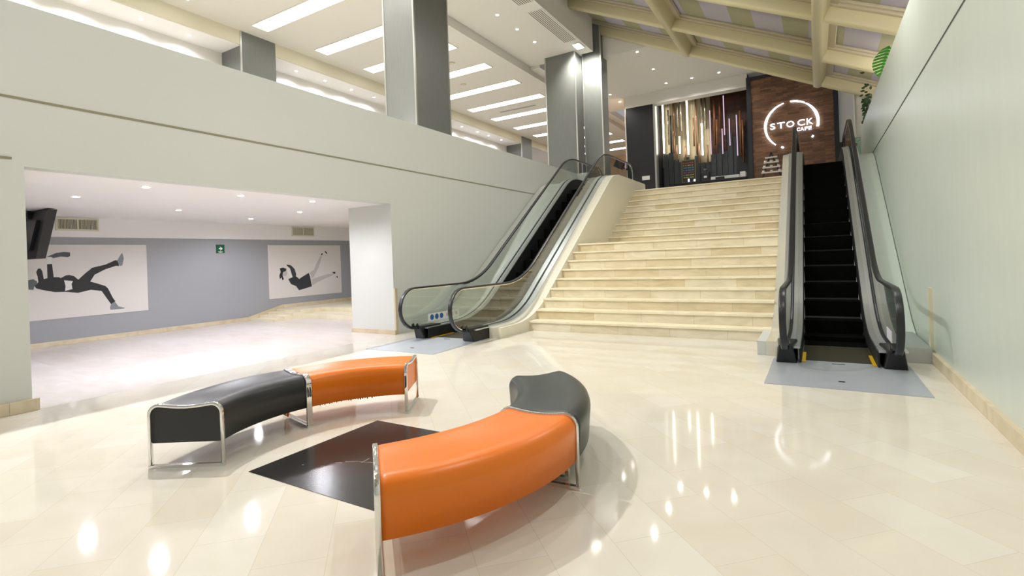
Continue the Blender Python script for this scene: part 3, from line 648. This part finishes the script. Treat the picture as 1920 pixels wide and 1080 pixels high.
TUB = [('lit', -6.12, 8.61, 6.23), ('lit', -5.37, 6.91, 6.11), ('lit', -4.97, 8.61, 6.01), ('lit', -4.33, 7.32, 5.87), ('silver', -4.35, 8.6, 7.32), ('silver', -5.87, 8.24, 6.59), ('copper', -5.64, 7.59, 6.14), ('dark', -5.72, 7.92, 6.15), ('copper', -5.49, 6.5, 5.73), ('copper', -5.13, 6.44, 5.71), ('copper', -4.73, 7.66, 6.36), ('copper', -4.47, 6.42, 5.54), ('copper', -4.16, 6.35, 5.51), ('silver', -5.42, 8.67, 7.32), ('silver', -5.25, 8.58, 7.1), ('silver', -4.2, 8.6, 7.07), ('violet', -3.99, 7.89, 5.9), ('violet', -3.37, 8.41, 6.65), ('violet', -3.48, 6.96, 5.83), ('violet', -3.19, 7.4, 6.19), ('violet', -2.88, 7.5, 5.68), ('amber', -3.79, 8.3, 6.25), ('amber', -3.58, 8.57, 7.02), ('amber', -2.73, 7.66, 5.64), ('amber', -2.63, 7.21, 5.34), ('amber', -3.69, 7.39, 5.86), ('copper', -4.58, 8.63, 5.91), ('copper', -5.57, 8.64, 6.97)]
MT = dict(lit=E_tube, silver=mat('silver_tube', 'C9C2B2', .25, metal=.8), copper=mat('copper_tube', 'A88468', .35, metal=.5), dark=mat('dark_tube', '2A2724', .4), violet=E_tubec, amber=mat('amber_tube', '784C2C', .4, metal=.3))
cnt = {}
nxt = {'lit': 4, 'silver': 5, 'copper': 9, 'dark': 1, 'violet': 5, 'amber': 5}
for kind, x, zt, zb in sorted(TUB, key=lambda q: q[1]):
    i = cnt.get(kind, 0); cnt[kind] = i+1
    nm = {'lit': 'glowing white', 'silver': 'silver', 'copper': 'copper', 'dark': 'dark', 'violet': 'violet-lit', 'amber': 'amber'}[kind]
    lb = '%s hanging tube pendant in the café, %s of its colour from the left' % (nm, ORD[i].replace('nearest', 'first')) if kind != 'dark' else 'single dark hanging tube pendant among the café tubes'
    yk = 24.6 + .08*((i*3+len(kind)) % 4)
    t = thing('tube_pendant', lb, 'pendant', (x, yk, zb), 'hanging tube pendants of the café')
    w = {'lit': .035, 'violet': .022}.get(kind, .045)
    MB().cyl((x, yk, zb), w, zt-zb, 14).build('tube', MT[kind], t)
    if zt < 8.85: MB().cyl((x, yk, zt), .006, 8.9-zt, 6).build('cord', M_black, t)
# counter and things on it
ct = thing('cafe_counter', 'long black café counter at the top of the marble stairs', 'counter', (-3.9, 23.1, F2))
MB().box(-5.35, -2.36, 22.7, 23.5, F2, 4.4).build('body', M_bpan, ct); MB().box(-5.4, -2.34, 22.65, 23.55, 4.4, 4.45).build('worktop', M_rubber, ct)
mb_ = thing('menu_board', 'standing chalk menu board with coloured writing, left on the café counter', 'menu board', (-4.65, 23.1, 4.45))
MB().box(-4.93, -4.4, 23.08, 23.12, 4.52, 5.45).build('board', mat('chalkboard', '26281F', .6), mb_)
f = MB().box(-4.95, -4.93, 23.07, 23.13, 4.45, 5.47).box(-4.4, -4.38, 23.07, 23.13, 4.45, 5.47).box(-4.95, -4.38, 23.07, 23.13, 5.45, 5.48).box(-4.95, -4.38, 23.07, 23.13, 4.5, 4.52); f.build('frame', mat('board_frame', '7A6C48', .5), mb_)
for k, c in enumerate(('A8483C', 'B8883C', '4A6E9C', '4A6E9C', '8C3C6A', '7C9448', 'A89048')):
    w = MB(); z = 5.32-.105*k
    for j in range(5): w.box(-4.88+.09*j, -4.88+.09*j+random.uniform(.03, .075), 23.072, 23.08, z, z+.045)
    w.build('chalk_line', mat('chalk_%d' % k, c, .7), mb_)
gr_ = thing('coffee_grinder', 'black coffee grinder on the middle of the café counter', 'coffee grinder', (-3.97, 23.1, 4.45))
MB().box(-4.12, -3.8, 22.95, 23.25, 4.45, 4.87).build('body', M_black, gr_, bevel=.02); MB().cyl((-3.96, 23.1, 4.87), .07, .13, 16, .1).build('hopper', mat('smoked_hopper', '4A4A4C', .15), gr_); MB().box(-4.02, -3.9, 22.92, 22.95, 4.6, 4.68).build('display', M_steel, gr_)
em = thing('pastry_case', 'long low white and glass display case on the café counter', 'display case', (-3.0, 23.1, 4.45))
MB().box(-3.74, -2.62, 22.9, 23.4, 4.45, 4.60).build('body', mat('case_white', 'D8DAD8', .4), em, bevel=.015); MB().box(-3.55, -3.2, 22.88, 22.9, 4.48, 4.58).build('dark_panel', M_black, em); MB().box(-3.7, -2.65, 22.95, 23.35, 4.6, 4.68).build('glass_top', glassm('case_glass', (.9, .95, .95)), em)
bx = MB().box(-2.6, -2.4, 22.9, 23.3, 4.45, 4.7).build('white_box', mat('box_white', 'E4E2E0', .6), bevel=.01); tag(bx, 'white box at the right end of the café counter beside the sign wall', 'box')
for k, (x, c, lb) in enumerate(((-4.62, (.5, .6, 1), 'small bluish lit lamp on the counter under the menu board'), (-4.38, (1, .9, 1), 'small pinkish white lit lamp on the counter between board and grinder'))):
    d = thing('counter_lamp', lb, 'lamp', (x, 22.8, 4.45)); MB().cyl((x, 22.8, 4.45), .04, .03, 12).build('base', M_steel, d); MB().cyl((x, 22.8, 4.48), .035, .13-.04*k, 12).build('shade', emit('lamp_glow_%d' % k, c, 2.5), d)
ws = MB().box(-6.98, -6.62, 23.98, 24.0, 4.93, 5.12).build('notice_sign', mat('notice', 'DAD9D6', .5)); tag(ws, 'small white notice on the black panel left of the hanging tubes', 'sign')
# A shaped display shelf
sh = thing('display_shelf', 'black A-shaped display ladder with white shelves in front of the wooden sign wall', 'shelf', (-1.47, 23.5, F2))
for s in (-1, 1): MB().ribbon([(-1.47+s*.62, F2), (-1.47+s*.0, 5.42)], -.025, .025, 23.42, 23.48, FXZ).build('leg', M_black, sh)
for z in (4.2, 4.58, 4.78, 4.98, 5.18):
    hw = .16+.42*(5.42-z)/1.0*.62
    b = MB().box(-1.47-hw, -1.47+hw, 23.3, 23.5, z, z+.05).build('shelf_board', mat('shelf_white', 'DDD9D2', .5) if 'shelf_white' not in bpy.data.materials else bpy.data.materials['shelf_white'], sh)
for z in (4.63, 4.83, 5.03):
    hw = .16+.42*(5.42-z)*.62
    for j, x in enumerate((-1.47-hw*.8, -1.47, -1.47+hw*.8)):
        d = MB().cyl((x, 23.4, z), .055, .07, 12).build('cup', bpy.data.materials['shelf_white']); tag(d, 'white cup on the %s shelf of the A-shaped ladder, %s' % ({4.63: 'lowest visible', 4.83: 'middle', 5.03: 'upper'}[z], ('left', 'centre', 'right')[j]), 'cup', 'white cups on the display ladder')
# sign
sn = thing('illuminated_sign', 'illuminated round café sign reading STOCK CAFE on the wooden wall', 'sign', (-.73, 23.9, 5.7))
def arcs(a0, a1, w0, wm, w1, nm):
    pts = []; n = 28; out = []; inn = []
    for k in range(n+1):
        f = k/n; a = R(a0+(a1-a0)*f); w = (w0*(1-2*f)+wm*2*f) if f < .5 else (wm*(2-2*f)+w1*(2*f-1)); w = max(w, .012)
        out.append((-.73+(.95+w/2)*cos(a), 6.54+(.95+w/2)*sin(a))); inn.append((-.73+(.95-w/2)*cos(a), 6.54+(.95-w/2)*sin(a)))
    mb = MB(); vs = [FXZ(u, v, e) for e in (23.9, 23.94) for u, v in out+inn[::-1]]; N = len(out)*2
    fs = []
    for k in range(n): fs += [(k, k+1, N-2-k, N-1-k), (N+k, N+N-1-k, N+N-2-k, N+k+1)]
    fs += [(i, (i+1) % N, N+(i+1) % N, N+i) for i in range(N)]
    mb.add(vs, fs).build(nm, E_sign, sn)
arcs(105, 232, .03, .10, .04, 'ring_arc'); arcs(90, 57, .05, .06, .04, 'ring_arc'); arcs(55, -13, .04, .11, .09, 'ring_arc'); arcs(246, 252, .06, .07, .05, 'ring_dot'); arcs(-36, -41, .06, .07, .05, 'ring_dot')
def text(s, x0, x1, z0, h, nm, bold=0):
    cu = bpy.data.curves.new('tmp', 'FONT'); cu.body = s; cu.size = 1; cu.extrude = .02; cu.offset = bold; cu.resolution_u = 4
    ob = bpy.data.objects.new('tmp', cu); COL.objects.link(ob); bpy.context.view_layer.update()
    me = bpy.data.meshes.new_from_object(ob.evaluated_get(bpy.context.evaluated_depsgraph_get()))
    xs = [v.co.x for v in me.vertices]; ysz = [v.co.y for v in me.vertices]
    sx = (x1-x0)/(max(xs)-min(xs)); sy = h/(max(ysz)-min(ysz)); L = Vector(sn['_o'])
    for v in me.vertices:
        c = v.co.copy(); v.co = Vector((x0+(c.x-min(xs))*sx, 23.92-c.z*.8, z0+(c.y-min(ysz))*sy)) - L
    bpy.data.objects.remove(ob); me.materials.clear(); me.materials.append(E_sign)
    o = bpy.data.objects.new(nm, me); COL.objects.link(o); o.parent = sn; return o
LT = [('S', -1.50, -1.31), ('T', -1.24, -.96), ('O', -.90, -.62), ('C', -.50, -.24), ('K', -.18, .04)]
for c, a, b in LT: text(c, a, b, 6.445, .24, 'letter', .0)
for c, a, b in (('C', -.54, -.42), ('A', -.41, -.28), ('F', -.25, -.15), ('E', -.12, -.01)): text(c, a, b, 6.235, .135, 'letter', .006)
# right of the sign wall
sbox('wall_landing_right', M_white, .92, 4.6, 24.1, 24.3, F2, 9.0)
sbox('wall_landing_cream', M_beige, 1.15, 2.6, 19.4, 19.5, 5.0, 9.0)
cwh = thing('white_column', 'white square column at the end of the right wall under the skylight', 'column', (1.35, 18.8, 4.6)); MB().box(1.13, 1.75, 18.62, 19.0, 4.65, 8.99).build('shaft', M_white, cwh); MB().box(1.12, 1.16, 18.60, 18.64, 4.65, 8.99).build('corner_trim', M_alu, cwh)
sbox('wall_landing_low', M_bpan, .75, 1.4, 22.6, 22.7, 4.2, 5.35)
gpn = MB().box(.97, 1.22, 18.3, 18.34, F2, 4.7).build('glass_screen', glassm('screen_glass', (.6, .75, .66))); tag(gpn, 'green glass screen below the white column at the escalator top', 'glass screen')
bs = thing('wall_screen', 'small black tilted screen mounted at the left edge of the black café panel', 'screen', (-7.9, 23.3, 5.7))
MB().rbox((-7.86, 23.4, 5.72), (.5, .12, .36), (Vector((.85, -.2, -.45)).normalized(), Vector((.2, .98, 0)).normalized(), Vector((.45, 0, .88)).normalized())).build('casing', M_black, bs); MB().box(-7.72, -7.66, 23.35, 24.1, 5.5, 5.56).build('bracket', M_black, bs)

# plants on the ledge
def leaf(mb, base, d, L, W, split=True):
    d = Vector(d).normalized(); side = d.cross(Vector((0, -1, .25))).normalized(); nrm = side.cross(d).normalized(); b = Vector(base)
    n = 9; vs = [b]; top = []; bot = []
    for s in (1, -1):
        prev = None
        for k in range(n):
            f0 = k/n; f1 = (k+.72)/n if split else (k+1)/n
            w0 = W*sin(pi*min(1, f0*.9+.12))**.7; w1 = W*sin(pi*min(1, f1*.9+.12))**.7
            q = [b+d*L*f0, b+d*L*f0*1.0+side*s*w0+d*L*.10-nrm*w0*.25, b+d*L*f1+side*s*w1+d*L*.10-nrm*w1*.25, b+d*L*f1]
            mb.add(q + [p-nrm*.004 for p in q], [(0,1,2,3), (4,7,6,5), (0,4,5,1), (1,5,6,2), (2,6,7,3), (3,7,4,0)], False)
            if split: mb.add([b+d*L*f1, b+d*L*f1+side*s*w1*.3, b+d*L*(k+1)/n+side*s*w1*.3, b+d*L*(k+1)/n], [(0,1,2,3)])
pt = thing('monstera_plant', 'bright green split-leaf plant peeking over the top of the right wall', 'plant', (1.75, 13.5, 4.75))
MB().cyl((1.85, 13.5, 4.75), .12, .22, 16, .16).build('pot', M_white, pt)
for (bx_, by_, bz, d, L_, W_) in ((1.42, 13.2, 5.62, (-.25, -.1, -.9), .62, .2), (1.62, 13.35, 5.5, (.1, -.2, -.8), .5, .2), (1.9, 13.6, 5.5, (.6, 0, -.4), .5, .2)):
    mb = MB(); leaf(mb, (bx_, by_, bz), d, L_, W_); mb.build('leaf', M_leaf, pt)
    a = Vector((1.85, 13.5, 4.95)); b = Vector((bx_, by_, bz)); ax_ = (b-a); u = ax_.normalized(); w = u.orthogonal().normalized(); MB().rbox((a+b)/2, (ax_.length, .015, .015), (u, w, u.cross(w))).build('stem', M_stem, pt)
p2 = thing('ivy_plant', 'dark small-leaved bushy plant hanging beside the white column', 'plant', (1.6, 17.6, 4.75))
MB().cyl((1.8, 17.6, 4.75), .14, .2, 16, .18).build('pot', M_white, p2)
random.seed(11); mb = MB()
for k in range(150):
    b = (1.36+random.gauss(.02, .17), 17.5+random.gauss(0, .2), 5.32+random.gauss(0, .27)); b = (max(b[0], 1.3), b[1], max(b[2], 5.03))
    leaf(mb, b, (random.uniform(-1, 1), random.uniform(-.6, .2), random.uniform(-1, .4)), random.uniform(.07, .12), .03, False)
mb.build('foliage', M_leafd, p2)
mb = MB()
for k in range(7):
    a = Vector((1.8, 17.6, 4.93)); b = Vector((1.3+.09*k, 17.5, 5.35+.04*k)); u = (b-a).normalized(); w = u.orthogonal().normalized(); mb.rbox((a+b)/2, ((b-a).length, .01, .01), (u, w, u.cross(w)))
mb.build('branches', M_stem, p2)

# ------------------------------------------------------------------ light
def area(loc, rot, sx, sy, e, col=(1, 1, 1), name='added_area_fill'):
    l = bpy.data.lights.new(name, 'AREA'); l.shape = 'RECTANGLE'; l.size = sx; l.size_y = sy; l.energy = e; l.color = col
    o = bpy.data.objects.new(name, l); COL.objects.link(o); o.location = loc; o.rotation_euler = rot; return o
w = bpy.data.worlds.new('World'); scn.world = w; w.use_nodes = True
w.node_tree.nodes['Background'].inputs[0].default_value = (.98, .97, 1, 1); w.node_tree.nodes['Background'].inputs[1].default_value = .4
# warm fill spots added below the skylight rafters, unseen, to brighten the hall
for i, (x, y) in enumerate(((-3.68, 1.5), (-3.68, 6.5), (-3.68, 11.5), (.17, 3.5), (.17, 9.0), (-3.68, -2.5))):
    l = bpy.data.lights.new('added_rafter_fill', 'SPOT'); l.energy = 260; l.spot_size = R(178); l.spot_blend = .5; l.shadow_soft_size = .05; l.color = (1, .98, .95)
    o = bpy.data.objects.new('added_rafter_fill', l); COL.objects.link(o); o.location = (x, y, sz(x)-.25)

# unseen fill added above the ledge behind the right wall, brightening the skylight frame
for y in (0, 5, 10, 15): area((3.0, y, 4.9), (0, R(-160), 0), .3, 3.5, 140, (1, .97, .93), 'added_skylight_fill')
area((-7.9, 4, 4.4), (0, R(180), 0), .15, 20, 160, (1, .98, .94), 'added_parapet_fill')  # added upward fill behind the parapet, not a visible fitting
# ------------------------------------------------------------------ camera
f_px, v0, phi, psi = 956.34, 482.84, .035717, .538127
cam = bpy.data.cameras.new('camera'); co = bpy.data.objects.new('camera', cam); COL.objects.link(co); scn.camera = co
cam.sensor_fit = 'HORIZONTAL'; cam.sensor_width = 36; cam.lens = f_px/1920*36; cam.shift_x = 0; cam.shift_y = -(540-v0)/1920
cam.clip_end = 200; cam.clip_start = .05
from mathutils import Matrix
F = Vector((-sin(psi), cos(psi), 0)); Rt = Vector((cos(psi), sin(psi), 0)); U = Vector((0, 0, 1))
# image right = cos(phi)*Right + sin(phi)*Down ; image up accordingly
ir = Rt*cos(phi) - U*sin(phi); iu = Rt*sin(phi) + U*cos(phi)
co.matrix_world = Matrix(((ir.x, iu.x, -F.x, 0), (ir.y, iu.y, -F.y, 0), (ir.z, iu.z, -F.z, 1.5), (0, 0, 0, 1)))

scn.view_settings.view_transform = 'Standard'; scn.view_settings.look = 'None'; scn.view_settings.gamma = 1; scn.view_settings.exposure = -0.2; scn.view_settings.use_curve_mapping = False
for o in bpy.data.objects:
    if '_o' in o.keys(): del o['_o']
